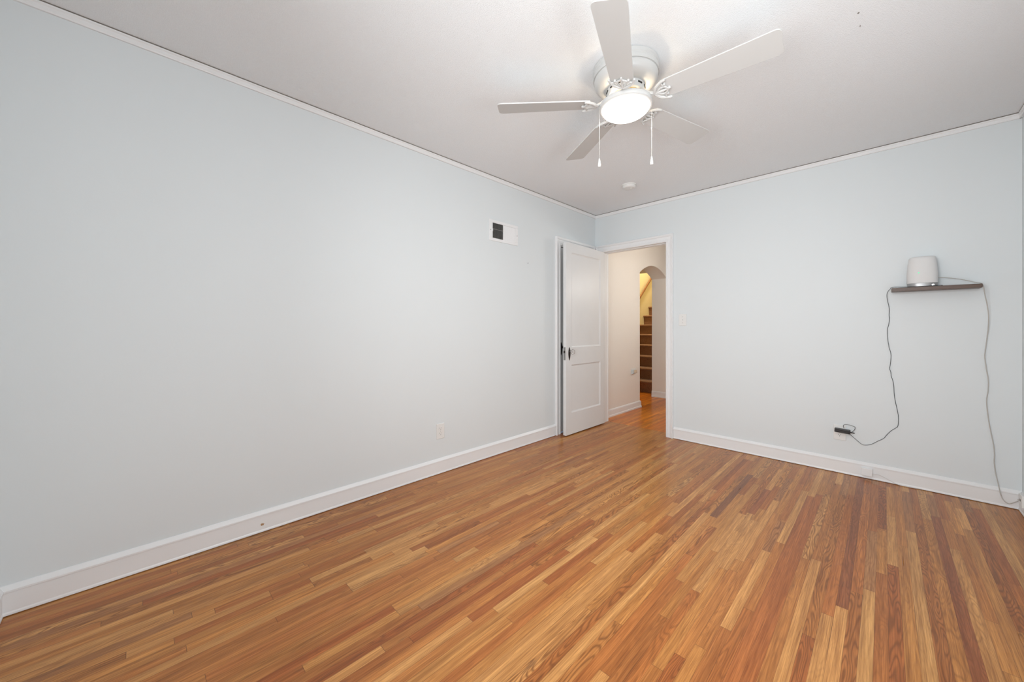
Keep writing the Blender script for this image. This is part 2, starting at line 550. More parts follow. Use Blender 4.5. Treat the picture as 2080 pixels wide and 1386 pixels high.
def build_floor(name, y0, y1, x0, x1, seedv, boards, tint=(1, 1, 1)):
    rnd = random.Random(seedv)
    rows = {}
    for bd in boards:
        a, b, tn, fg, sm = bd[:5]
        xs, ya, yb = [], y0, y1
        if a not in (NEAR, FAR):
            q = px_floor(*a); xs.append(q[0]); ya = q[1]
        if b not in (NEAR, FAR):
            q = px_floor(*b); xs.append(q[0]); yb = q[1]
        if len(bd) > 5:
            xs = [bd[5]]
        k = int(math.floor((xs[0] - PH) / PW)) if len(xs) == 1 else int(math.floor((sum(xs) / 2 - PH) / PW))
        ya, yb = max(y0, min(ya, yb)), min(y1, max(ya, yb))
        rows.setdefault(k, [])
        # trim against boards already placed on the row
        for (p, q, *_r) in rows[k]:
            if ya < q and yb > p:
                if ya < p:
                    yb = p
                else:
                    ya = q
        if yb - ya > 0.05:
            rows[k].append((ya, yb, tn, fg, sm))
    bm = bmesh.new()
    le = bm.loops.layers.uv.new('edge')
    ls = bm.loops.layers.uv.new('size')
    lc = bm.loops.layers.float_color.new('tone')
    li = bm.loops.layers.float_color.new('info')
    k0 = int(math.floor((x0 - PH) / PW)); k1 = int(math.floor((x1 - PH) / PW))
    names = 'LLLYYYYYMMMMMMOOOG'
    for k in range(k0, k1 + 1):
        seg = sorted(rows.get(k, []))
        full = []
        cur = y0

        def fill(a, b):
            while b - a > 1e-4:
                ln = rnd.choice((0.35, 0.5, 0.7, 0.9, 1.2, 1.5)) * rnd.uniform(0.8, 1.25)
                if b - a - ln < 0.18:
                    ln = b - a
                tn = rnd.choice(names)
                full.append((a, a + ln, tn, rnd.choice((0, .1, .1, .2, .3, .5, .9)), rnd.choice((0, 0, 0, .4, .8))))
                a += ln
        for s in seg:
            if s[0] > cur + 0.02:
                fill(cur, s[0])
                full.append(s)
            else:
                full.append((cur,) + s[1:])
            cur = s[1]
        fill(cur, y1)
        xa, xb = max(x0, PH + k * PW), min(x1, PH + (k + 1) * PW)
        if xb - xa < 1e-4:
            continue
        for (a, b, tn, fg, sm) in full:
            vs = [bm.verts.new(p) for p in ((xa, a, 0), (xb, a, 0), (xb, b, 0), (xa, b, 0))]
            f = bm.faces.new(vs)
            t = TONES[tn]
            v = rnd.uniform(0.93, 1.07)
            wv = rnd.uniform(-0.04, 0.04)
            c = (t[0] * v * tint[0], t[1] * v * (1 + wv) * tint[1], t[2] * v * (1 + 2 * wv) * tint[2], 1)
            sd = rnd.random()
            for lp, (uu, vv) in zip(f.loops, ((0, 0), (xb - xa, 0), (xb - xa, b - a), (0, b - a))):
                lp[le].uv = (uu, vv)
                lp[ls].uv = (xb - xa, b - a)
                lp[lc] = c
                lp[li] = (fg, sd, sm, 1)
    # slab under the boards
    v0 = len(bm.verts)
    d = [bm.verts.new(p) for p in ((x0, y0, -0.03), (x1, y0, -0.03), (x1, y1, -0.03), (x0, y1, -0.03))]
    bm.faces.new(d[::-1])
    me = bpy.data.meshes.new(name)
    bm.to_mesh(me)
    bm.free()
    me.materials.append(FLOORM)
    o = bpy.data.objects.new(name, me)
    COL.objects.link(o)
    o['kind'] = 'structure'
    return o


build_floor('floor', NY - 0.01, 0.155, -0.02, RX + 0.01, 7, BOARDS)
build_floor('floor_hall', 0.155, 3.3, -1.30, 1.45, 23, [], (1.35, 1.02, 0.34))  # tint puts the warm stairwell lamplight into the hall boards' colour

# ------------------------------------------------------------------ room shell
DX0, DX1, DH = 0.068, 0.840, 2.007       # bedroom doorway in the far wall
CY0, CY1 = -0.672, -0.095                # closet doorway in the left wall
T = 0.14


def wall_rect(name, m, a, b, holes, axis, t0, t1):
    """wall slab between t0 and t1 on the given axis, spanning a..b along the other, z 0..H, with rectangular holes (s0,s1,z0,z1)"""
    bm = bmesh.new()
    cuts = sorted({a, b} | {h[0] for h in holes} | {h[1] for h in holes})
    for s0, s1 in zip(cuts, cuts[1:]):
        zs = [(0, H)]
        for h in holes:
            if h[0] <= s0 + 1e-6 and h[1] >= s1 - 1e-6:
                nz = []
                for z0, z1 in zs:
                    if h[2] > z0: nz.append((z0, h[2]))
                    if h[3] < z1: nz.append((h[3], z1))
                zs = nz
        for z0, z1 in zs:
            if axis == 'x':
                box(bm, (t0, s0, z0), (t1, s1, z1))
            else:
                box(bm, (s0, t0, z0), (s1, t1, z1))
    bmesh.ops.remove_doubles(bm, verts=bm.verts, dist=1e-5)
    # drop the doubled faces between blocks
    seen = {}
    for f in list(bm.faces):
        key = tuple(sorted(v.index for v in f.verts)) if False else tuple(sorted((round(v.co.x, 4), round(v.co.y, 4), round(v.co.z, 4)) for v in f.verts))
        seen.setdefault(key, []).append(f)
    for fs in seen.values():
        if len(fs) > 1:
            bmesh.ops.delete(bm, geom=fs, context='FACES_ONLY')
    return struct(name, bm, m)


wall_rect('wall_left', WALL, NY - 0.05, 0.0 + WO, [(CY0, CY1, -1, 1.985)], 'x', -WO - 0.12, -WO)
wall_rect('wall_back', WALL, -WO - 0.12, RX + 0.14, [(DX0, DX1, -1, DH)], 'y', WO, WO + T - 0.012)
wall_rect('wall_right', WALL, NY - 0.14, WO, [(-3.53, -2.57, 0.76, 2.08), (-2.03, -1.07, 0.76, 2.08)], 'x', RX, RX + 0.14)
wall_rect('wall_near', WALL, -WO - 0.12, RX, [(1.32, 2.58, 0.76, 2.08)], 'y', NY - 0.14, NY)

bm = bmesh.new()
box(bm, (-0.15, NY - 0.16, H), (RX + 0.16, WO + 0.10, H + 0.08))
struct('ceiling', bm, CEIL)

# closet shell behind the left wall
bm = bmesh.new()
box(bm, (-0.75, CY0 - 0.10, 0), (-0.73, CY1 + 0.09, 2.2))
box(bm, (-0.73, CY0 - 0.10, 0), (-WO - 0.12, CY0 - 0.08, 2.2))
box(bm, (-0.73, CY1 + 0.07, 0), (-WO - 0.12, CY1 + 0.09, 2.2))
box(bm, (-0.75, CY0 - 0.10, 2.2), (-WO - 0.12, CY1 + 0.09, 2.22))
struct('wall_closet', bm, TRIM)

# --- baseboards, profile d (out of wall), h
BB = [(0, 0.003), (WO, 0.003), (WO, 0.090), (WO + 0.004, 0.092), (WO + 0.004, 0.099), (WO + 0.001, 0.103), (WO - 0.003, 0.108), (0.004, 0.115), (0, 0.116)]
SH = [(WO - 0.001, 0.003), (WO + 0.0, 0.003), (WO + 0.009, 0.0035), (WO + 0.0085, 0.010), (WO + 0.006, 0.016), (WO - 0.001, 0.019)]


def baseboard(name, a, b, out):
    bm = bmesh.new()
    sweep(bm, BB, a, b, out)
    sweep(bm, [(p[0] - 0.006, p[1]) for p in SH], a, b, out)
    return struct(name, bm, TRIM)


# left-wall board carries one paint chip
bl = baseboard('baseboard_left', (-WO, NY, 0), (-WO, CY0 - 0.08, 0), (1, 0, 0))
baseboard('baseboard_back', (DX1 + 0.062, WO, 0), (RX, WO, 0), (0, -1, 0))
baseboard('baseboard_right', (RX, -0.003, 0), (RX, NY, 0), (-1, 0, 0))
baseboard('baseboard_near', (RX - 0.003, NY, 0), (-WO + 0.003, NY, 0), (0, 1, 0))

# crown moulding (thin picture-rail strip just below the ceiling, dark strip above painting the gap's shade)
CR = [(0, -0.036), (0.009, -0.036), (0.012, -0.031), (0.012, -0.016), (0.016, -0.012), (0.016, -0.0055), (0, -0.0055)]


def crown(name, a, b, out):
    bm = bmesh.new()
    sweep(bm, CR, a, b, out)
    o = struct(name, bm, TRIM)
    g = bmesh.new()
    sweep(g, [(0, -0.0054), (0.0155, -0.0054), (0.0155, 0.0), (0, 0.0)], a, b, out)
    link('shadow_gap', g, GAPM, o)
    return o


GAPM = mat('dark_gap_shade', (0.20, 0.185, 0.165), 0.9, noise=0.5, nscale=25)  # dark tone carries the shade above the crown
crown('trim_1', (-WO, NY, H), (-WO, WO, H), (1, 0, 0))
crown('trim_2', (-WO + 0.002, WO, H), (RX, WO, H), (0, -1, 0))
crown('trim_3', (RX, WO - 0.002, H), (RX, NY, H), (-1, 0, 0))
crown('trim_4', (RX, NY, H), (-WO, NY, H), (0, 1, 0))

# --- casings: profile across the width w (0 = opening side), d out of wall
CAS = [(0.0, 0.0), (0.0, 0.013), (0.004, 0.016), (0.014, 0.016), (0.018, 0.012), (0.046, 0.013), (0.050, 0.019), (0.056, 0.023), (0.066, 0.024), (0.070, 0.020), (0.070, 0.0)]


def casing(name, p0, p1, top, along, out, wl, wr):
    """door casing: opening from p0 to p1 (scalars along `along`), floor to top; wl, wr leg widths"""
    bm = bmesh.new()
    al = Vector(along); ou = Vector(out)

    def pt(s, z, d):
        return al * s + Vector((0, 0, z)) + ou * d + BASE
    for side, s, w in ((-1, p0, wl), (1, p1, wr)):
        k = w / 0.070
        lo = [bm.verts.new(pt(s + side * c[0] * k, 0, c[1])) for c in CAS]
        hi = [bm.verts.new(pt(s + side * c[0] * k, top + c[0] * K_TOP, c[1])) for c in CAS]
        n = len(CAS)
        for i in range(n):
            j = (i + 1) % n
            bm.faces.new((lo[i], lo[j], hi[j], hi[i]))
        bm.faces.new(lo); bm.faces.new(hi)
    l = [bm.verts.new(pt(p0 - c[0] * wl / 0.070, top + c[0] * K_TOP, c[1])) for c in CAS]
    r = [bm.verts.new(pt(p1 + c[0] * wr / 0.070, top + c[0] * K_TOP, c[1])) for c in CAS]
    n = len(CAS)
    for i in range(n):
        j = (i + 1) % n
        bm.faces.new((l[i], l[j], r[j], r[i]))
    bm.faces.new(l); bm.faces.new(r)
    return struct(name, bm, TRIM)


BASE = Vector((0, WO, 0))
K_TOP = 1.04
casing('trim_5', DX0 + 0.002, DX1 - 0.004, DH - 0.008, (1, 0, 0), (0, -1, 0), 0.070, 0.064)
BASE = Vector((-WO, 0, 0))
K_TOP = 1.22
casing('trim_6', CY0 + 0.0, CY1 - 0.0, 1.985, (0, 1, 0), (1, 0, 0), 0.078, 0.070)

# door frame (jambs + head + stop) of the bedroom doorway
bm = bmesh.new()
for x0, x1 in ((DX0 - 0.008, DX0 + 0.004), (DX1 - 0.012, DX1)):
    box(bm, (x0, WO - 0.012, 0), (x1, WO + T - 0.004, DH - 0.012))
box(bm, (DX0, WO - 0.012, DH - 0.012), (DX1, WO + T - 0.004, DH))
box(bm, (DX0 + 0.004, 0.052, 0), (DX0 + 0.014, 0.082, DH - 0.012), 0.002)
box(bm, (DX1 - 0.022, 0.052, 0), (DX1 - 0.012, 0.082, DH - 0.012), 0.002)
box(bm, (DX0 + 0.012, 0.052, DH - 0.018), (DX1 - 0.012, 0.082, DH - 0.012), 0.002)
# hall-side casing legs
box(bm, (DX0 - 0.060, WO + T - 0.012, 0), (DX0 + 0.006, WO + T + 0.012, DH), 0.003)
box(bm, (DX1 - 0.006, WO + T - 0.012, 0), (DX1 + 0.060, WO + T + 0.012, DH), 0.003)
box(bm, (DX0 - 0.060, WO + T - 0.012, DH), (DX1 + 0.060, WO + T + 0.012, DH + 0.07), 0.003)
fr = struct('trim_7', bm, TRIM)
bm = bmesh.new()
box(bm, (DX1 - 0.0135, 0.020, 0.86), (DX1 - 0.0115, 0.046, 0.93), 0.0008)
link('strike_plate', bm, STEEL, fr)

# closet frame lining
bm = bmesh.new()
box(bm, (-WO - 0.12, CY0, 0), (-WO + 0.006, CY0 + 0.010, 1.985))
box(bm, (-WO - 0.12, CY1 - 0.010, 0), (-WO + 0.006, CY1, 1.985))
box(bm, (-WO - 0.12, CY0 + 0.010, 1.975), (-WO + 0.006, CY1 - 0.010, 1.985))
struct('trim_8', bm, TRIM)


# ------------------------------------------------------------------ panel doors
def door_leaf(w, h, t, panels, dep=0.009):
    """door slab in x 0..t (both faces panelled), y 0..w, z 0..h"""
    bm = bmesh.new()
    cuts_y = sorted({0, w} | {p[0] for p in panels} | {p[1] for p in panels})
    cuts_z = sorted({0, h} | {p[2] for p in panels} | {p[3] for p in panels})

    def isp(y, z):
        return any(p[0] < y < p[1] and p[2] < z < p[3] for p in panels)
    for xs in (0, t):
        V = {}

        def vt(y, z):
            k = (round(y, 5), round(z, 5))
            if k not in V:
                V[k] = bm.verts.new((xs, y, z))
            return V[k]
        for a, b in zip(cuts_y, cuts_y[1:]):
            for c, d in zip(cuts_z, cuts_z[1:]):
                if not isp((a + b) / 2, (c + d) / 2):
                    bm.faces.new((vt(a, c), vt(b, c), vt(b, d), vt(a, d)))
        sgn = 1 if xs == 0 else -1
        for p in panels:
            prev = [vt(p[0], p[2]), vt(p[1], p[2]), vt(p[1], p[3]), vt(p[0], p[3])]
            for ins, dd in ((0.002, 0.003), (0.009, dep * 0.75), (0.014, dep), (0.016, dep)):
                cur = [bm.verts.new((xs + sgn * dd, y, z)) for y, z in ((p[0] + ins, p[2] + ins), (p[1] - ins, p[2] + ins), (p[1] - ins, p[3] - ins), (p[0] + ins, p[3] - ins))]
                for i in range(4):
                    j = (i + 1) % 4
                    bm.faces.new((prev[i], prev[j], cur[j], cur[i]))
                prev = cur
            bm.faces.new(prev)
    for (y0, z0, y1, z1) in ((0, 0, w, 0), (w, 0, w, h), (w, h, 0, h), (0, h, 0, 0)):
        bm.faces.new([bm.verts.new(q) for q in ((0, y0, z0), (t, y0, z0), (t, y1, z1), (0, y1, z1))])
    bmesh.ops.remove_doubles(bm, verts=bm.verts, dist=1e-5)
    return bm


def escutcheon(bm, x, y, z, s):
    """long oval backplate on plane x, facing s"""
    pts = []
    for i in range(28):
        t = 2 * PI * i / 28
        hh = 0.070 * math.sin(t)
        ww = 0.0185 * math.cos(t) * (1 - 0.35 * abs(math.sin(t)) ** 3)
        if math.sin(t) < 0:
            ww *= 1 + 0.28 * math.sin(t)
        pts.append((ww, hh))
    a = [bm.verts.new((x, y + p[0], z + p[1])) for p in pts]
    b = [bm.verts.new((x + s * 0.0025, y + p[0] * 0.94, z + p[1] * 0.97)) for p in pts]
    c = [bm.verts.new((x + s * 0.0045, y + p[0] * 0.70, z + p[1] * 0.84)) for p in pts]
    n = len(pts)
    for r1, r2 in ((a, b), (b, c)):
        for i in range(n):
            j = (i + 1) % n
            bm.faces.new((r1[i], r1[j], r2[j], r2[i]))
    bm.faces.new(c); bm.faces.new(a[::-1])
    # rosette round the spindle and a keyhole boss
    lathe(bm, [(0.015, x + s * 0.003), (0.014, x + s * 0.008), (0.010, x + s * 0.010)], 20, (0, y, z + 0.022), 'x')
    lathe(bm, [(0.005, x + s * 0.003), (0.005, x + s * 0.006)], 12, (0, y, z - 0.030), 'x')


def glass_knob(parent, y, z, x, s, name='knob'):
    bm = bmesh.new()
    lathe(bm, [(0.009, x), (0.008, x + s * 0.014), (0.011, x + s * 0.018)], 16, (0, y, z), 'x')
    link('knob_shank', bm, STEEL, parent, True)
    bm = bmesh.new()
    lathe(bm, [(0.012, x + s * 0.018), (0.024, x + s * 0.026), (0.028, x + s * 0.036), (0.024, x + s * 0.048), (0.013, x + s * 0.053)], 12, (0, y, z), 'x')
    link(name, bm, GLASSK, parent)


# bedroom door standing open against the closet
LW, LT, LHT = 0.745, 0.036, 1.981
d1 = thing('door_1', 'white two-panel bedroom door standing open at the doorway', 'door', (0.072, -0.724, 0.012), kind='structure')
leaf = link('door_panel', door_leaf(LW, LHT, LT, [(0.094, 0.651, 0.900, 1.886), (0.094, 0.651, 0.222, 0.720)]), DOORM, d1)
bm = bmesh.new(); escutcheon(bm, LT, 0.057, 0.836, 1)
link('escutcheon', bm, BRONZE, d1)
glass_knob(d1, 0.057, 0.858, LT + 0.006, 1)
bm = bmesh.new(); escutcheon(bm, 0.0, 0.057, 0.836, -1)
link('escutcheon', bm, BRONZE, d1)
bm = bmesh.new()
box(bm, (0.007, -0.0018, 0.772), (0.029, 0.0006, 0.905), 0.0006)
lp = link('latch_plate', bm, STEEL, d1)
bm = bmesh.new()
box(bm, (0.011, -0.010, 0.845), (0.024, -0.0018, 0.868), 0.002)
link('latch_bolt', bm, BRONZE, lp)
for hz in (0.22, 1.66):
    bm = bmesh.new()
    lathe(bm, [(0.0045, hz), (0.0045, hz + 0.09)], 12, (-0.001, LW - 0.028, 0))
    link('hinge', bm, TRIM, d1, True)

# closet door, shut
d2 = thing('door_2', 'white closet door behind the open bedroom door', 'door', (-WO - 0.042, CY0 + 0.013, 0.014), kind='structure')
cw = CY1 - CY0 - 0.026
link('door_panel', door_leaf(cw, 1.955, 0.034, [(0.105, cw - 0.105, 0.93, 1.84), (0.105, cw - 0.105, 0.18, 0.74)]), DOORM, d2)
bm = bmesh.new(); escutcheon(bm, 0.034, 0.022, 0.880, 1)
link('escutcheon', bm, BRONZE, d2)
bm = bmesh.new()
lathe(bm, [(0.008, 0.038), (0.008, 0.046), (0.018, 0.052), (0.020, 0.060), (0.012, 0.066)], 16, (0, 0.040, 0.895), 'x')
link('knob', bm, BRONZE, d2, True)

# ------------------------------------------------------------------ windows behind and beside the camera


def window(name, c, along, inward, w, z0, z1, label):
    """sash window in an opening centred at c"""
    al = Vector(along); inn = Vector(inward); c = Vector(c)
    t = thing(name, label, 'window', tuple(c), kind='structure')

    def bx(bm, s0, s1, h0, h1, d0, d1):
        p = al * s0 + inn * d0; q = al * s1 + inn * d1
        box(bm, (p.x, p.y, h0), (q.x, q.y, h1), 0.002, 1)
    bm = bmesh.new()
    h = w / 2
    bx(bm, -h, -h + 0.045, z0, z1, -0.11, -0.05); bx(bm, h - 0.045, h, z0, z1, -0.11, -0.05)
    bx(bm, -h + 0.045, h - 0.045, z0, z0 + 0.05, -0.11, -0.05); bx(bm, -h + 0.045, h - 0.045, z1 - 0.05, z1, -0.11, -0.05)
    bx(bm, -h + 0.045, h - 0.045, (z0 + z1) / 2 - 0.02, (z0 + z1) / 2 + 0.02, -0.10, -0.06)
    link('window_frame', bm, TRIM, t)
    bm = bmesh.new()
    bx(bm, -h - 0.07, -h, z0 - 0.05, z1 + 0.07, 0.0, 0.02); bx(bm, h, h + 0.07, z0 - 0.05, z1 + 0.07, 0.0, 0.02)
    bx(bm, -h, h, z1, z1 + 0.07, 0.0, 0.02)
    link('window_casing', bm, TRIM, t)
    bm = bmesh.new()
    bx(bm, -h - 0.09, h + 0.09, z0 - 0.025, z0, 0.0, 0.05)
    link('window_sill', bm, TRIM, t)
    bm = bmesh.new()
    bx(bm, -h + 0.045, h - 0.045, z0 + 0.05, (z0 + z1) / 2 - 0.02, -0.082, -0.078)
    bx(bm, -h + 0.045, h - 0.045, (z0 + z1) / 2 + 0.02, z1 - 0.05, -0.082, -0.078)
    link('pane', bm, PANE, t)


window('window_1', (1.95, NY, 0), (1, 0, 0), (0, 1, 0), 1.26, 0.76, 2.08, 'white double-hung window in the wall behind the camera')
window('window_2', (RX, -3.05, 0), (0, 1, 0), (-1, 0, 0), 0.96, 0.76, 2.08, 'white double-hung window in the right wall beside the camera')
window('added_window_3', (RX, -1.55, 0), (0, 1, 0), (-1, 0, 0), 0.96, 0.76, 2.08, 'white double-hung window added unseen in the right wall to even the light')

# ------------------------------------------------------------------ hall and stairs beyond the doorway
HX = -0.026          # hall left wall face
AY0, AY1 = 1.177, 2.085
ZS, ZA = 1.897, 2.035
HT = 0.235
bm = bmesh.new()
arc = []
# three-centred looking arch
for i in range(25):
    t = PI * i / 24
    q = i / 12 - 1
    arc.append(((AY0 + AY1) / 2 + (AY1 - AY0) / 2 * q, ZS + (ZA - ZS) * (1 - abs(q) ** 2.0)))
for x in (HX, HX - HT):
    lo_l = [bm.verts.new((x, WO + T - 0.02, 0)), bm.verts.new((x, AY0, 0)), bm.verts.new((x, AY0, ZS)), bm.verts.new((x, AY0, 2.6)), bm.verts.new((x, WO + T - 0.02, 2.6))]
    bm.faces.new(lo_l)
    lo_r = [bm.verts.new((x, AY1, 0)), bm.verts.new((x, 3.35, 0)), bm.verts.new((x, 3.35, 2.6)), bm.verts.new((x, AY1, 2.6)), bm.verts.new((x, AY1, ZS))]
    bm.faces.new(lo_r)
    ap = [bm.verts.new((x, p[0], p[1])) for p in arc]
    tp = [bm.verts.new((x, p[0], 2.6)) for p in arc]
    for i in range(24):
        bm.faces.new((ap[i], ap[i + 1], tp[i + 1], tp[i]))
a1 = [(AY0, 0.0)] + arc + [(AY1, 0.0)]
for p, q in zip(a1, a1[1:]):
    bm.faces.new([bm.verts.new(v) for v in ((HX, p[0], p[1]), (HX, q[0], q[1]), (HX - HT, q[0], q[1]), (HX - HT, p[0], p[1]))])
bmesh.ops.remove_doubles(bm, verts=bm.verts, dist=1e-4)
bmesh.ops.bevel(bm, geom=[e for e in bm.edges if abs(e.verts[0].co.y - AY0) < 1e-3 and abs(e.verts[1].co.y - AY0) < 1e-3 and abs(e.verts[0].co.x - HX) < 1e-3 and abs(e.verts[1].co.x - HX) < 1e-3 and e.verts[0].co.z <= ZS + 1e-3 and e.verts[1].co.z <= ZS + 1e-3], offset=0.006, segments=3, affect='EDGES')
struct('wall_hall_left', bm, CREAM)
bm = bmesh.new()
box(bm, (1.35, WO + T - 0.012, 0), (1.45, 3.35, 2.6))
struct('wall_hall_right', bm, CREAM)
bm = bmesh.new()
box(bm, (HX, 3.25, 0), (1.35, 3.35, 2.6))
struct('wall_hall_end', bm, CREAM)
bm = bmesh.new()
box(bm, (HX - 0.0, WO + T - 0.0125, 0), (DX0 - 0.001, WO + T - 0.0015, H))
box(bm, (DX1 + 0.001, WO + T - 0.0125, 0), (1.35, WO + T - 0.0015, H))
box(bm, (DX0 - 0.001, WO + T - 0.0125, DH + 0.001), (DX1 + 0.001, WO + T - 0.0015, H))
struct('wall_hall_near', bm, CREAM)
bm = bmesh.new()
box(bm, (HX, WO + T - 0.012, 2.52), (1.35, 3.25, 2.6))
struct('ceiling_hall', bm, CREAM)
# stairwell shell
SX = -1.225
bm = bmesh.new()
box(bm, (SX - 0.1, 0.4, -0.1), (SX, 6.2, 5.2))
struct('wall_stair_left', bm, YELLOW)
bm = bmesh.new()
box(bm, (HX - HT + 0.0, 3.35, -0.1), (HX - 0.01, 6.2, 5.2))
box(bm, (HX - HT, 0.3, 2.6), (HX - 0.01, 3.35, 5.2))
struct('wall_stair_right', bm, YELLOW)
bm = bmesh.new()
box(bm, (SX, 6.1, -0.1), (HX - HT, 6.2, 5.2))
struct('wall_stair_end', bm, YELLOW)
bm = bmesh.new()
box(bm, (SX - 0.1, 0.30, -0.1), (HX - HT, 0.40, 5.2))
struct('wall_stair_near', bm, YELLOW)
bm = bmesh.new()
box(bm, (SX, 0.40, 2.065), (HX - HT, 2.42, 2.20))
struct('ceiling_landing', bm, CREAM)
bm = bmesh.new()
box(bm, (SX - 0.1, 0.3, 5.2), (HX, 6.2, 5.28))
struct('ceiling_stairwell', bm, CREAM)

# hall baseboard, returning into the arch
bm = bmesh.new()
HB = [(0, 0), (0.010, 0), (0.020, 0.0), (0.020, 0.018), (0.014, 0.024), (0.013, 0.078), (0.008, 0.090), (0, 0.094)]
sweep(bm, HB, (HX, WO + T - 0.01, 0), (HX, AY0, 0), (1, 0, 0), mb=-1.0)
sweep(bm, HB, (HX, AY0, 0), (HX - HT, AY0, 0), (0, 1, 0), ma=-1.0)
struct('baseboard_hall', bm, TRIM)
bm = bmesh.new()
sweep(bm, HB, (HX - HT, AY1, 0), (HX, AY1, 0), (0, -1, 0), mb=-1.0)
sweep(bm, HB, (HX, AY1, 0), (HX, 3.25, 0), (1, 0, 0), ma=-1.0)
struct('baseboard_arch', bm, TRIM)

# stairs: carpeted treads
Y0S, RUN, RISE, NS = 2.365, 0.242, 0.1965, 13
st = thing('staircase', 'brown carpeted staircase rising beyond the hall archway', 'staircase', (SX, Y0S, 0))
prof_treads = []
bm = bmesh.new()
box(bm, (0.002, 0.04, 0), (HX - HT - SX + 0.0, NS * RUN, 0.002))
bm.free()
for i in range(NS):
    bm = bmesh.new()
    z0, z1 = i * RISE, (i + 1) * RISE
    y = i * RUN
    r = 0.022
    pf = [(y + 0.012, z0), (y + 0.008, z1 - 0.06), (y - 0.004, z1 - 0.035)]
    for k in range(6):
        t = -PI / 2 + PI * k / 5
        pf.append((y - 0.006 - r * 0.9 * math.cos(t) + 0.002, z1 - 0.018 + 0.018 * math.sin(t)))
    pf += [(y + RUN + 0.012, z1), (y + RUN + 0.012, z0)]
    poly_prism(bm, [(0.001, p[0], p[1]) for p in pf], (HX - HT - SX - 0.003, 0, 0))
    link('step', bm, CARPET, st, True)

# handrail on the yellow wall
hr = thing('handrail', 'brown wooden handrail climbing the yellow stairwell wall', 'handrail', (SX + 0.055, 3.51, 1.73))
bm = bmesh.new()
sl = 0.84
ln0, ln1 = -0.75, 2.3
sweep(bm, [(-0.016, -0.022), (0.016, -0.022), (0.018, 0.004), (0.011, 0.021), (-0.011, 0.021), (-0.018, 0.004)],
      (0, ln0, ln0 * sl), (0, ln1, ln1 * sl), (1, 0, 0))
link('rail', bm, RAILM, hr, True)
for yb in (-0.55, 0.27, 1.5):
    bm = bmesh.new()
    tube(bm, [(-0.054, yb, yb * sl - 0.07), (-0.020, yb, yb * sl - 0.07), (-0.002, yb, yb * sl - 0.03)], 0.008, 8, 4)
    lathe(bm, [(0.024, -0.0545), (0.022, -0.048)], 16, (0, yb, yb * sl - 0.07), 'x')
    link('bracket', bm, RAILM, hr, True)

# hall wall light (made up and unseen, added to light the hall evenly)
hl = thing('added_wall_light', 'made-up frosted glass wall light added unseen to light the hall', 'light', (1.35, 1.0, 1.70))
bm = bmesh.new(); lathe(bm, [(0.055, 0.0), (0.055, -0.015), (0.045, -0.022), (0.012, -0.024), (0.012, -0.06)], 32, (0, 0, 0), 'x')
link('base', bm, FANW, hl, True)
bm = bmesh.new(); lathe(bm, [(0.030, -0.06), (0.055, -0.03), (0.075, 0.03), (0.080, 0.08), (0.074, 0.08), (0.050, -0.02), (0.02, -0.045)], 32, (-0.075, 0, 0))
link('lamp_shade', bm, HALLB, hl, True)

# ------------------------------------------------------------------ ceiling fan
FC = (1.475, -2.06)
fan = thing('ceiling_fan', 'white five-blade ceiling fan with lit round frosted light', 'ceiling fan', (FC[0], FC[1], H))
bm = bmesh.new()
lathe(bm, [(0.155, 0.0), (0.161, -0.004), (0.161, -0.020), (0.157, -0.024), (0.157, -0.030), (0.160, -0.034), (0.160, -0.052)], 64)
link('canopy', bm, FANW, fan, True)
bm = bmesh.new()
lathe(bm, [(0.156, -0.050), (0.153, -0.054), (0.156, -0.058), (0.155, -0.072), (0.147, -0.086), (0.132, -0.098), (0.112, -0.105), (0.094, -0.107)], 64)
link('motor_housing', bm, FANW, fan, True)
bm = bmesh.new()
lathe(bm, [(0.093, -0.106), (0.094, -0.112), (0.092, -0.130), (0.086, -0.138), (0.074, -0.140), (0.071, -0.132)], 48)
hubp = link('hub', bm, FANW, fan, True)
bm = bmesh.new()
lathe(bm, [(0.066, -0.131), (0.064, -0.150), (0.046, -0.158), (0.040, -0.182)], 32)
link('hub_stem', bm, BRASS, hubp, True)
for k in range(12):
    t = 2 * PI * (k + .5) / 12
    bm = bmesh.new()
    vs = box(bm, (0.080, -0.013, -0.1175), (0.0950, 0.013, -0.1245))
    bmesh.ops.rotate(bm, verts=bm.verts, cent=(0, 0, 0), matrix=Matrix.Rotation(t, 3, 'Z'))
    link('vent_slot', bm, DARK, hubp)
bm = bmesh.new()
lathe(bm, [(0.046, -0.176), (0.118, -0.1765), (0.127, -0.181), (0.1305, -0.190), (0.1305, -0.203), (0.126, -0.207), (0.119, -0.207), (0.117, -0.199)], 64)
link('light_ring', bm, FANW, fan, True)
bm = bmesh.new()
pr = []
for i in range(13):
    t = (PI / 2) * i / 12
    pr.append((max(0.118 * math.cos(t), 0.002), -0.204 - 0.046 * math.sin(t)))
lathe(bm, pr, 64)
link('lamp_shade', bm, BOWL, fan, True)

BZ, BR0, BR1 = 2.2585 - H, 0.185, 0.651
PITCH = 0.20


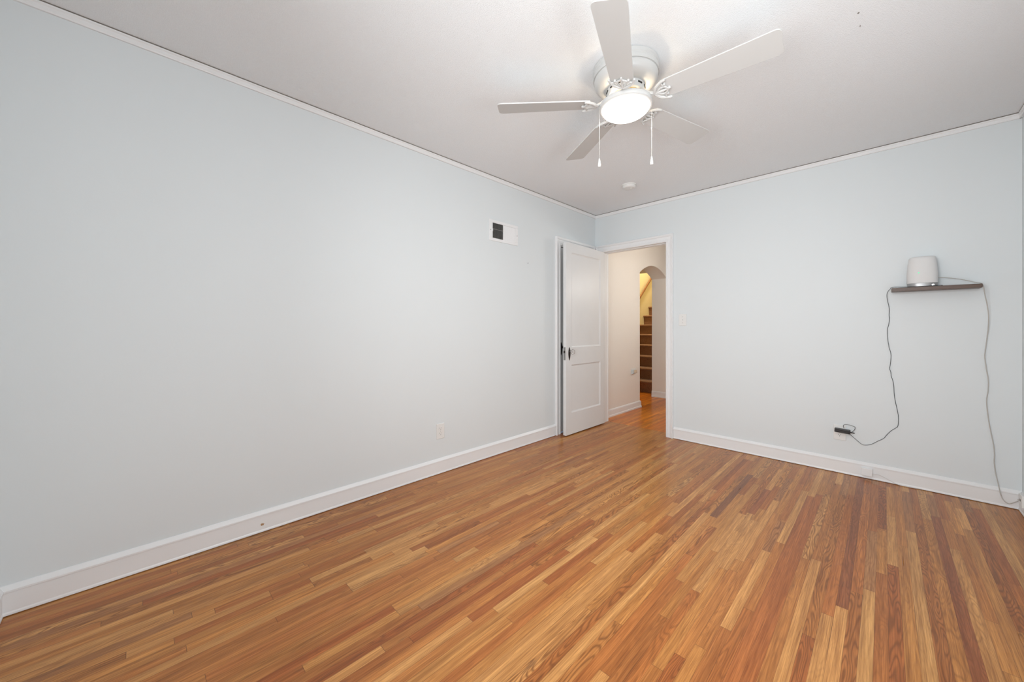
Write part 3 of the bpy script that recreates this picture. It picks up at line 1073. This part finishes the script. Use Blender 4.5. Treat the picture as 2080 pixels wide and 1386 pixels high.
def blade_mesh():
    bm = bmesh.new()
    out = []
    n = 8
    # outline: root narrower, rounded tip corners
    pts = [(BR0, -0.050), (BR0 + 0.02, -0.053)]
    pts += [(BR1 - 0.03, -0.066)]
    for i in range(n + 1):
        t = -PI / 2 + (PI / 2) * i / n
        pts.append((BR1 - 0.022 + 0.022 * math.cos(t), -0.044 + 0.022 * math.sin(t)))
    for i in range(n + 1):
        t = (PI / 2) * i / n
        pts.append((BR1 - 0.022 + 0.022 * math.cos(t), 0.044 + 0.022 * math.sin(t)))
    pts += [(BR1 - 0.03, 0.066), (BR0 + 0.02, 0.053), (BR0, 0.050)]
    poly_prism(bm, [(x, y, 0.0) for x, y in pts], (0, 0, 0.0055))
    bmesh.ops.rotate(bm, verts=bm.verts, cent=(0, 0, 0), matrix=Matrix.Rotation(-PITCH, 3, 'X'))
    return bm


def bracket_mesh():
    """scrolled leaf-shaped blade iron"""
    bm = bmesh.new()

    def zz(y):
        return -math.tan(PITCH) * y
    R = 0.0055
    tube(bm, [(0.076, 0, 0.041), (0.092, 0, 0.030), (0.122, 0, 0.008), (0.150, 0, -0.005)], [0.010, 0.009, 0.008, 0.007], 8, 4)
    for s in (-1, 1):
        # outer horn
        P = [(0.148, 0.002 * s), (0.156, 0.020 * s), (0.168, 0.036 * s), (0.190, 0.050 * s), (0.212, 0.057 * s)]
        tube(bm, [(x, y, zz(y) - 0.006) for x, y in P], [0.0075, 0.0075, 0.007, 0.006, 0.004], 8, 5)
        # inner scroll
        P = [(0.150, 0.002 * s), (0.168, 0.012 * s), (0.186, 0.020 * s), (0.200, 0.014 * s), (0.212, 0.0)]
        tube(bm, [(x, y, zz(y) - 0.006) for x, y in P], 0.0045, 8, 5)
        P = [(0.190, 0.050 * s), (0.190, 0.036 * s), (0.196, 0.024 * s), (0.205, 0.012 * s)]
        tube(bm, [(x, y, zz(y) - 0.006) for x, y in P], 0.0045, 8, 5)
    tube(bm, [(0.150, 0, -0.006), (0.205, 0, -0.006), (0.222, 0, -0.004)], [0.006, 0.005, 0.004], 8, 4)
    for x, y in ((0.200, 0.030), (0.200, -0.030), (0.214, 0)):
        lathe(bm, [(0.005, zz(y) - 0.010), (0.006, zz(y) - 0.004), (0.006, zz(y) + 0.001)], 10, (x, y, 0))
    return bm


b0 = link('blade', blade_mesh(), FANB, fan)
b0.location = (0, 0, BZ)
k0 = link('blade_bracket', bracket_mesh(), FANW, b0, True)
A0 = 0.085
b0.rotation_euler = (0, 0, A0)
for k in range(1, 5):
    b = b0.copy(); COL.objects.link(b); b.parent = fan
    b.rotation_euler = (0, 0, A0 + k * 2 * PI / 5)
    c = k0.copy(); COL.objects.link(c); c.parent = b

# pull chains, one each side of the light ring
RV = Vector((math.cos(math.radians(YAW)), math.sin(math.radians(YAW)), 0))
for s, zend in ((-1, 1.955), (1, 1.967)):
    p = RV * (0.1335 * s)
    bm = bmesh.new()
    z0 = -0.193; z1 = zend + 0.020 - H
    n = int((z0 - z1) / 0.0042)
    for i in range(n):
        zc = z0 - 0.0042 * (i + .5)
        lathe(bm, [(0.0004, zc + 0.0019), (0.0016, zc + 0.001), (0.0016, zc - 0.001), (0.0004, zc - 0.0019)], 6, (p.x, p.y, 0))
    tube(bm, [(p.x, p.y, z0), (p.x, p.y, z1)], 0.0007, 5)
    tube(bm, [(p.x * 0.96, p.y * 0.96, z0 + 0.001), (p.x, p.y, z0)], 0.0022, 6)
    ch = link('pull_chain', bm, CHAIN, fan, True)
    bm = bmesh.new()
    zt = zend - H
    lathe(bm, [(0.0015, zt + 0.024), (0.0035, zt + 0.022), (0.0045, zt + 0.012), (0.0070, zt - 0.004), (0.0072, zt - 0.014), (0.0055, zt - 0.017)], 14, (p.x, p.y, 0))
    link('chain_pull', bm, PLAS, ch, True)
    bm = bmesh.new()
    zm = -0.193 - 0.105 if s < 0 else -0.193 - 0.112
    lathe(bm, [(0.0014, zm + 0.004), (0.0024, zm + 0.002), (0.0024, zm - 0.002), (0.0014, zm - 0.004)], 8, (p.x, p.y, 0))
    link('chain_connector', bm, STEEL, ch, True)

# ------------------------------------------------------------------ smoke detector
sd = thing('smoke_detector', 'small round white smoke detector on the ceiling near the far corner', 'smoke detector', (0.735, -0.600, H))
bm = bmesh.new(); lathe(bm, [(0.066, 0), (0.067, -0.006), (0.064, -0.010)], 40); link('base_plate', bm, PLAS, sd, True)
bm = bmesh.new(); lathe(bm, [(0.058, -0.009), (0.058, -0.022), (0.050, -0.031), (0.030, -0.034), (0.005, -0.034)], 40); link('cover', bm, PLAS, sd, True)
bm = bmesh.new(); lathe(bm, [(0.008, -0.033), (0.007, -0.036)], 16, (0.02, 0, 0)); link('test_button', bm, PLAS, sd, True)

# ------------------------------------------------------------------ air vent in the left wall
vy0, vy1, vz0, vz1 = -1.668, -1.312, 1.878, 2.062
av = thing('air_vent', 'white metal air vent grille high on the left wall', 'air vent', (-WO, (vy0 + vy1) / 2, (vz0 + vz1) / 2))
hw, hh = (vy1 - vy0) / 2, (vz1 - vz0) / 2
iy0, iy1, iz0, iz1 = -0.108, 0.128, -0.058, 0.058
iy0, iy1 = -hw + 0.040, hw - 0.034
iz0, iz1 = -hh + 0.026, hh - 0.026
mid = -0.006
bm = bmesh.new()
for a, b in (((0, -hw, -hh), (0.006, hw, iz0)), ((0, -hw, iz1), (0.006, hw, hh)), ((0, -hw, iz0), (0.006, iy0, iz1)), ((0, iy1, iz0), (0.006, hw, iz1)), ((0, mid - 0.006, iz0), (0.006, mid + 0.006, iz1))):
    box(bm, a, b, 0.0015, 1)
link('frame', bm, TRIM, av)
bm = bmesh.new()
box(bm, (-0.0005, iy0, iz0), (0.0006, iy1, iz1))
link('dark_duct_sheet', bm, DARK, av)  # no hole here: flat sheet coloured dark for the shade in the duct
for j in range(12):
    y = iy0 + (mid - 0.006 - iy0) * (j + .5) / 12
    bm = bmesh.new()
    box(bm, (0.0008, y - 0.0012, iz0), (0.005, y + 0.0010, iz1))
    link('slat', bm, STEEL, av)
for j in range(12):
    y = mid + 0.006 + (iy1 - mid - 0.006) * (j + .5) / 12
    bm = bmesh.new()
    vs = box(bm, (0.0008, y - 0.0048, iz0), (0.0020, y + 0.0048, iz1))
    bmesh.ops.rotate(bm, verts=bm.verts, cent=(0.002, y, 0), matrix=Matrix.Rotation(-0.28, 3, 'Z'))
    link('slat', bm, TRIM, av)
bm = bmesh.new(); box(bm, (0.0020, iy0, 0.010), (0.0045, mid - 0.006, 0.014)); link('cross_bar', bm, STEEL, av)
for y in (-hw + 0.016, hw - 0.012):
    bm = bmesh.new(); lathe(bm, [(0.0045, 0.005), (0.0042, 0.0075), (0.001, 0.0085)], 12, (0, y, 0), 'x'); link('screw', bm, STEEL, av, True)
bm = bmesh.new(); box(bm, (0.006, -hw + 0.030, -0.012), (0.014, -hw + 0.036, 0.012), 0.001, 1); link('damper_lever', bm, TRIM, av)


# ------------------------------------------------------------------ outlets and switch (built facing -y, local x = right)
def duplex(parent, m=PLAS, horizontal=False):
    """plate centred at 0, in plane y=0, facing -y"""
    bm = bmesh.new()
    box(bm, (-0.036, -0.0055, -0.058), (0.036, 0, 0.058), 0.0022, 2)
    link('cover_plate', bm, m, parent)
    for s in (1, -1):
        z = 0.0195 * s
        bm = bmesh.new()
        pts = []
        for i in range(24):
            t = 2 * PI * i / 24
            pts.append((0.0172 * math.cos(t), -0.0072, z + max(-0.0135, min(0.0135, 0.0172 * math.sin(t)))))
        poly_prism(bm, pts, (0, 0.0025, 0))
        r = link('receptacle', bm, m, parent)
        bm = bmesh.new()
        box(bm, (-0.0075, -0.0076, z + 0.0005), (-0.0055, -0.0068, z + 0.0085))
        box(bm, (0.0055, -0.0076, z + 0.0015), (0.0073, -0.0068, z + 0.0080))
        lathe(bm, [(0.0025, -0.0076), (0.0025, -0.0068)], 10, (0, 0, z - 0.0068), 'y')
        link('slots', bm, DARK, r)
    bm = bmesh.new(); lathe(bm, [(0.0026, -0.0052), (0.0024, -0.0068), (0.0005, -0.0072)], 10, (0, 0, 0), 'y')
    link('screw', bm, STEEL, parent, True)


o = thing('wall_outlet', 'white duplex outlet low on the long left wall', 'outlet', (-WO, -2.169, 0.323), PI / 2)
duplex(o)
o = thing('wall_outlet', 'white duplex outlet on the back wall with the black adapter plugged in', 'outlet', (2.166, WO, 0.310), 0)
duplex(o)

sw = thing('light_switch', 'white toggle light switch beside the doorway on the back wall', 'light switch', (0.991, WO, 1.196), 0)
bm = bmesh.new(); box(bm, (-0.036, -0.0055, -0.058), (0.036, 0, 0.058), 0.0022, 2); link('cover_plate', bm, PLAS, sw)
bm = bmesh.new(); box(bm, (-0.0052, -0.0068, -0.012), (0.0052, -0.0050, 0.012), 0.0008, 1); link('toggle_surround', bm, PLAS, sw)
bm = bmesh.new()
box(bm, (-0.0036, -0.015, -0.004), (0.0036, -0.004, 0.004), 0.001, 1)
bmesh.ops.rotate(bm, verts=bm.verts, cent=(0, -0.005, 0), matrix=Matrix.Rotation(-0.5, 3, 'X'))
link('toggle', bm, PLAS, sw)
for z in (0.030, -0.030):
    bm = bmesh.new(); lathe(bm, [(0.0028, -0.0052), (0.0026, -0.0066), (0.0005, -0.0070)], 10, (0, 0, z), 'y'); link('screw', bm, STEEL, sw, True)

# horizontal outlet in the hall with a plug-in night light
ho = thing('wall_outlet', 'outlet set sideways in the cream hall wall beside the archway', 'outlet', (HX, 0.985, 0.520), PI / 2)
bm = bmesh.new(); box(bm, (-0.060, -0.0055, -0.038), (0.060, 0, 0.038), 0.0022, 2); link('cover_plate', bm, PLAS, ho)
for s in (-1, 1):
    bm = bmesh.new(); box(bm, (s * 0.020 - 0.013, -0.0072, -0.017), (s * 0.020 + 0.013, -0.005, 0.017), 0.002, 1); link('receptacle', bm, PLASB, ho)
nl = thing('plug_adapter', 'small pale plug-in adapter in the sideways hall outlet', 'adapter', (HX + 0.0075, 0.962, 0.515), PI / 2)
bm = bmesh.new(); box(bm, (-0.046, -0.014, -0.028), (0.004, 0, 0.028), 0.004, 2); link('body', bm, mat('pale_blue_plastic', (0.62, 0.68, 0.70), 0.35, noise=0.02), nl)
bm = bmesh.new(); box(bm, (0.008, -0.022, -0.018), (0.078, 0, 0.020), 0.004, 2); link('tail', bm, mat('tan_plastic', (0.62, 0.50, 0.38), 0.4, noise=0.02), nl)

# ------------------------------------------------------------------ shelf and router
sh = thing('wall_shelf', 'narrow dark walnut floating shelf on the back wall', 'shelf', (2.6446, WO, 1.3705))
bm = bmesh.new(); box(bm, (-0.1988, -0.115, 0.0), (0.1988, 0.0, 0.024), 0.0012, 1); link('board', bm, SHELFM, sh)
bm = bmesh.new(); box(bm, (-0.1992, -0.1138, 0.0012), (-0.1986, -0.0012, 0.0228)); link('end_edge', bm, mat('pale_shelf_end', (0.20, 0.13, 0.09), 0.5, noise=0.1), sh)  # end face in a paler brown than the board
SHZ = 1.3705 + 0.024

ro = thing('router', 'white oval wireless router with green light standing on the dark shelf', 'router', (2.592, -0.048, SHZ))


def super_ring(bm, rx, ry, z, n=40, e=2.6):
    r = []
    for i in range(n):
        t = 2 * PI * i / n
        c, s = math.cos(t), math.sin(t)
        r.append(bm.verts.new((rx * math.copysign(abs(c) ** (2 / e), c), ry * math.copysign(abs(s) ** (2 / e), s), z)))
    return r


def loft(bm, secs, n=40):
    rings = [super_ring(bm, *s, n=n) for s in secs]
    for a, b in zip(rings, rings[1:]):
        for i in range(n):
            j = (i + 1) % n
            bm.faces.new((a[i], a[j], b[j], b[i]))
    bm.faces.new(rings[0][::-1]); bm.faces.new(rings[-1])


bm = bmesh.new()
loft(bm, [(0.066, 0.046, 0.0), (0.070, 0.050, 0.004), (0.0715, 0.051, 0.023), (0.071, 0.0505, 0.026)])
link('base', bm, SILVER, ro, True)
bm = bmesh.new()
loft(bm, [(0.0725, 0.052, 0.0255), (0.0735, 0.053, 0.031), (0.0725, 0.052, 0.090), (0.068, 0.048, 0.156), (0.064, 0.045, 0.188), (0.061, 0.042, 0.199), (0.055, 0.037, 0.204), (0.044, 0.027, 0.206)])
link('body', bm, ROUT, ro, True)
bm = bmesh.new()
lathe(bm, [(0.0034, -0.0525), (0.0030, -0.0538)], 14, (-0.018, 0, 0.094), 'y')
link('status_light', bm, GREEN, ro)
bm = bmesh.new()
lathe(bm, [(0.007, -0.0502), (0.0065, -0.0525), (0.003, -0.053)], 16, (0.048, 0.0075, 0.010), 'y')
link('port_button', bm, mat('bright_chrome', (0.8, 0.8, 0.8), 0.15, metal=1.0), ro, True)

# ------------------------------------------------------------------ cords on the back wall


def px_back(px, py, y):
    a = math.radians(YAW)
    q = (px - 1040) / F_
    dx = -math.sin(a) + q * math.cos(a); dy = math.cos(a) + q * math.sin(a)
    t = (y + 3.816) / dy
    return (2.407 + t * dx, y, 1.12 + (665.5 - py) * t / F_)


yc = WO - 0.004
pa = thing('power_adapter', 'black power adapter plugged into the back wall outlet', 'power adapter', (2.166, WO - 0.0055, 0.331))
bm = bmesh.new()
box(bm, (-0.028, -0.036, -0.015), (0.062, -0.004, 0.015), 0.0035, 3)
bmesh.ops.rotate(bm, verts=bm.verts, cent=(0, 0, 0), matrix=Matrix.Rotation(0.05, 3, 'Y'))
link('body', bm, BLACKP, pa)
bm = bmesh.new()
box(bm, (-0.008, -0.006, -0.006), (-0.006, 0.001, 0.003)); box(bm, (0.006, -0.006, -0.006), (0.008, 0.001, 0.003))
link('prongs', bm, STEEL, pa)
bm = bmesh.new()
tube(bm, [(0.058, -0.018, -0.004), (0.072, -0.016, -0.006), (0.086, -0.014, -0.008)], [0.0045, 0.004, 0.003], 8, 3)
link('strain_relief', bm, BLACKP, pa, True)
off = Vector((2.166, WO - 0.0055, 0.331))
# looped slack and the long run up to the shelf
lp_ = [(1731, 878), (1736, 873), (1736.5, 868), (1731, 865.5), (1722, 863), (1715, 863), (1713, 866), (1714.5, 870)]
P = [Vector(px_back(x, y, yc - 0.014)) - off for x, y in lp_]
bm = bmesh.new(); tube(bm, P, 0.0016, 8, 5)
link('cord_loop', bm, CORDB, pa, True)
run = [(1724, 879.5), (1731, 886), (1742, 896), (1752, 903.5), (1762, 904.3), (1772, 902), (1784, 896), (1795, 891), (1801, 884), (1810, 875.5), (1819, 870), (1824, 865),
       (1824.5, 844), (1820, 822), (1816.5, 803), (1815.5, 783), (1813, 772), (1810.5, 765), (1809.5, 757), (1807, 749), (1808, 743), (1810, 722), (1806, 706), (1805, 700), (1804, 695), (1802.5, 672), (1805, 660), (1807, 649), (1806, 640), (1806.5, 628), (1803, 612), (1801.5, 600), (1804, 592), (1809, 587)]
P = [Vector(px_back(x, y, yc)) - off for x, y in run]
P[0].y = -0.018 ; P[1].y -= 0.006
for q, w in ((-1, 0.055), (-2, 0.04), (-3, 0.03), (-4, 0.022), (-5, 0.012)):
    nx = px_back(run[q][0], run[q][1], yc - w)
    P[q] = Vector(nx) - off
lx = 2.6446 - 0.1988
P += [Vector((lx - 0.004, -0.075, SHZ + 0.004)) - off, Vector((lx + 0.015, -0.085, SHZ + 0.0065)) - off, Vector((lx + 0.05, -0.094, SHZ + 0.0040)) - off, Vector((lx + 0.09, -0.104, SHZ + 0.0025)) - off,
      Vector((lx + 0.205, -0.106, SHZ + 0.0025)) - off, Vector((lx + 0.235, -0.08, SHZ + 0.0025)) - off, Vector((lx + 0.225, -0.012, SHZ + 0.004)) - off, Vector((lx + 0.19, -0.002, SHZ + 0.006)) - off]
bm = bmesh.new(); tube(bm, P, 0.0016, 8, 4)
link('cord', bm, CORDB, pa, True)

nc = thing('network_cable', 'off-white network cable hanging from the shelf end to the floor corner', 'cable', px_back(1997, 587, yc - 0.05))
off = nc.location.copy()
cab = [(2001, 600), (2005, 618), (2008, 640), (2007.5, 665), (2004.5, 690), (2001, 715), (2000.5, 728), (2004, 752), (2007.5, 772), (2007, 795), (2004, 815), (2007, 845), (2011, 870), (2018, 903), (2020, 925), (2019.5, 940), (2022.5, 962), (2028, 985), (2032, 1002), (2037, 1015), (2045, 1022), (2052, 1023.5), (2062, 1020.5), (2072, 1016.5)]
P = [Vector((2.660, -0.03, SHZ + 0.060)), Vector((2.70, -0.032, SHZ + 0.056)), Vector((2.76, -0.05, SHZ + 0.038)), Vector((2.815, -0.07, SHZ + 0.013)), Vector((2.838, -0.078, SHZ + 0.0045)), Vector((2.849, -0.080, SHZ - 0.016))]
for i, (x, y) in enumerate(cab):
    w = 0.078 - 0.068 * min(1, i / 4) if i < 4 else 0.010
    if y > 965: w = 0.024
    if y > 1015: w = 0.03 + (y - 1015) * 0.001
    if x >= 2062: w = 0.05
    if x >= 2070: w = 0.055
    P.append(Vector(px_back(x, y, WO - w)))
P.append(Vector((RX - 0.030, -0.085, P[-1].z + 0.012)))
P.append(Vector((RX - 0.020, -0.14, P[-1].z + 0.02)))
P = [p - off for p in P]
bm = bmesh.new(); tube(bm, P, 0.0024, 8, 4)
link('cable', bm, CORDW, nc, True)
bm = bmesh.new(); box(bm, tuple(P[-1] + Vector((-0.005, -0.014, -0.005))), tuple(P[-1] + Vector((0.006, 0.002, 0.005))), 0.001, 1)
link('plug', bm, PLAS, nc)

# phone jack on the right baseboard end of the cable
pj = thing('phone_jack', 'white jack on the right wall baseboard by the room corner', 'jack', (RX - WO, -0.155, 0.105))
bm = bmesh.new(); box(bm, (-0.020, -0.035, -0.035), (0.0, 0.035, 0.035), 0.003, 2); link('body', bm, PLAS, pj)
bm = bmesh.new(); box(bm, (-0.0206, -0.008, -0.006), (-0.0195, 0.008, 0.006)); link('socket', bm, DARK, pj)

# painted-over cable jack on the back baseboard
cj = thing('cable_jack', 'square painted-over jack on the back wall baseboard below the cord', 'jack', (2.319, 0.0, 0.052))
bm = bmesh.new(); box(bm, (-0.030, -0.022, -0.028), (0.030, 0.0, 0.028), 0.003, 2); link('body', bm, CORDP if False else TRIM, cj)
bm = bmesh.new()
wire = [(1773, 963), (1785, 965), (1797, 971), (1812, 979), (1826, 985), (1845, 989), (1862, 992.5)]
P = [Vector(px_back(x, y, -0.0045)) - cj.location for x, y in wire]
for p, (x, y) in zip(P, wire):
    if y > 984: p.y = -0.0105
tube(bm, P, 0.0018, 6, 4)
link('wire', bm, CORDP, cj, True)

# peeled specks and a grubby rub mark on the ceiling paint
for nm, (x, y), (rx, ry), c in (('paint_speck', (2.332, -1.681), (0.0035, 0.006), (0.30, 0.28, 0.26)),
                                ('paint_speck', (2.334, -1.583), (0.002, 0.007), (0.36, 0.34, 0.32))):
    bm = bmesh.new()
    poly_prism(bm, [(x + rx * math.cos(2 * PI * k / 9) * (1 + 0.3 * math.sin(5 * k)), y + ry * math.sin(2 * PI * k / 9), H - 0.0006) for k in range(9)], (0, 0, 0.0005))
    link(nm, bm, mat('ceiling_flaw_%.2f' % c[0], c, 0.9, noise=0.2, nscale=300), bpy.data.objects['ceiling'])

# small nail left in the left wall
nail = bmesh.new()
lathe(nail, [(0.0012, 0.0), (0.0012, 0.012), (0.0035, 0.0125), (0.0030, 0.0140)], 10, (0, 0, 0), 'x')
n_ = link('nail', nail, STEEL)
n_.location = (-WO, -1.178, 1.735)
tag(n_, 'tiny nail left in the left wall between vent and closet', 'nail')

# paint chip on the left baseboard shows bare wood
bm = bmesh.new()
poly_prism(bm, [(0.0, -0.010, 0.004), (0.0, -0.004, 0.007), (0.0, 0.001, 0.004), (0.0, 0.008, 0.003), (0.0, 0.004, -0.001), (0.0, 0.005, -0.005), (0.0, -0.008, -0.006)], (0.0006, 0, 0))
ch = link('paint_chip', bm, WOODC, bl)
ch.location = (0.0, -3.33, 0.043)
ch['label'] = 'bare wood chip in the white paint'
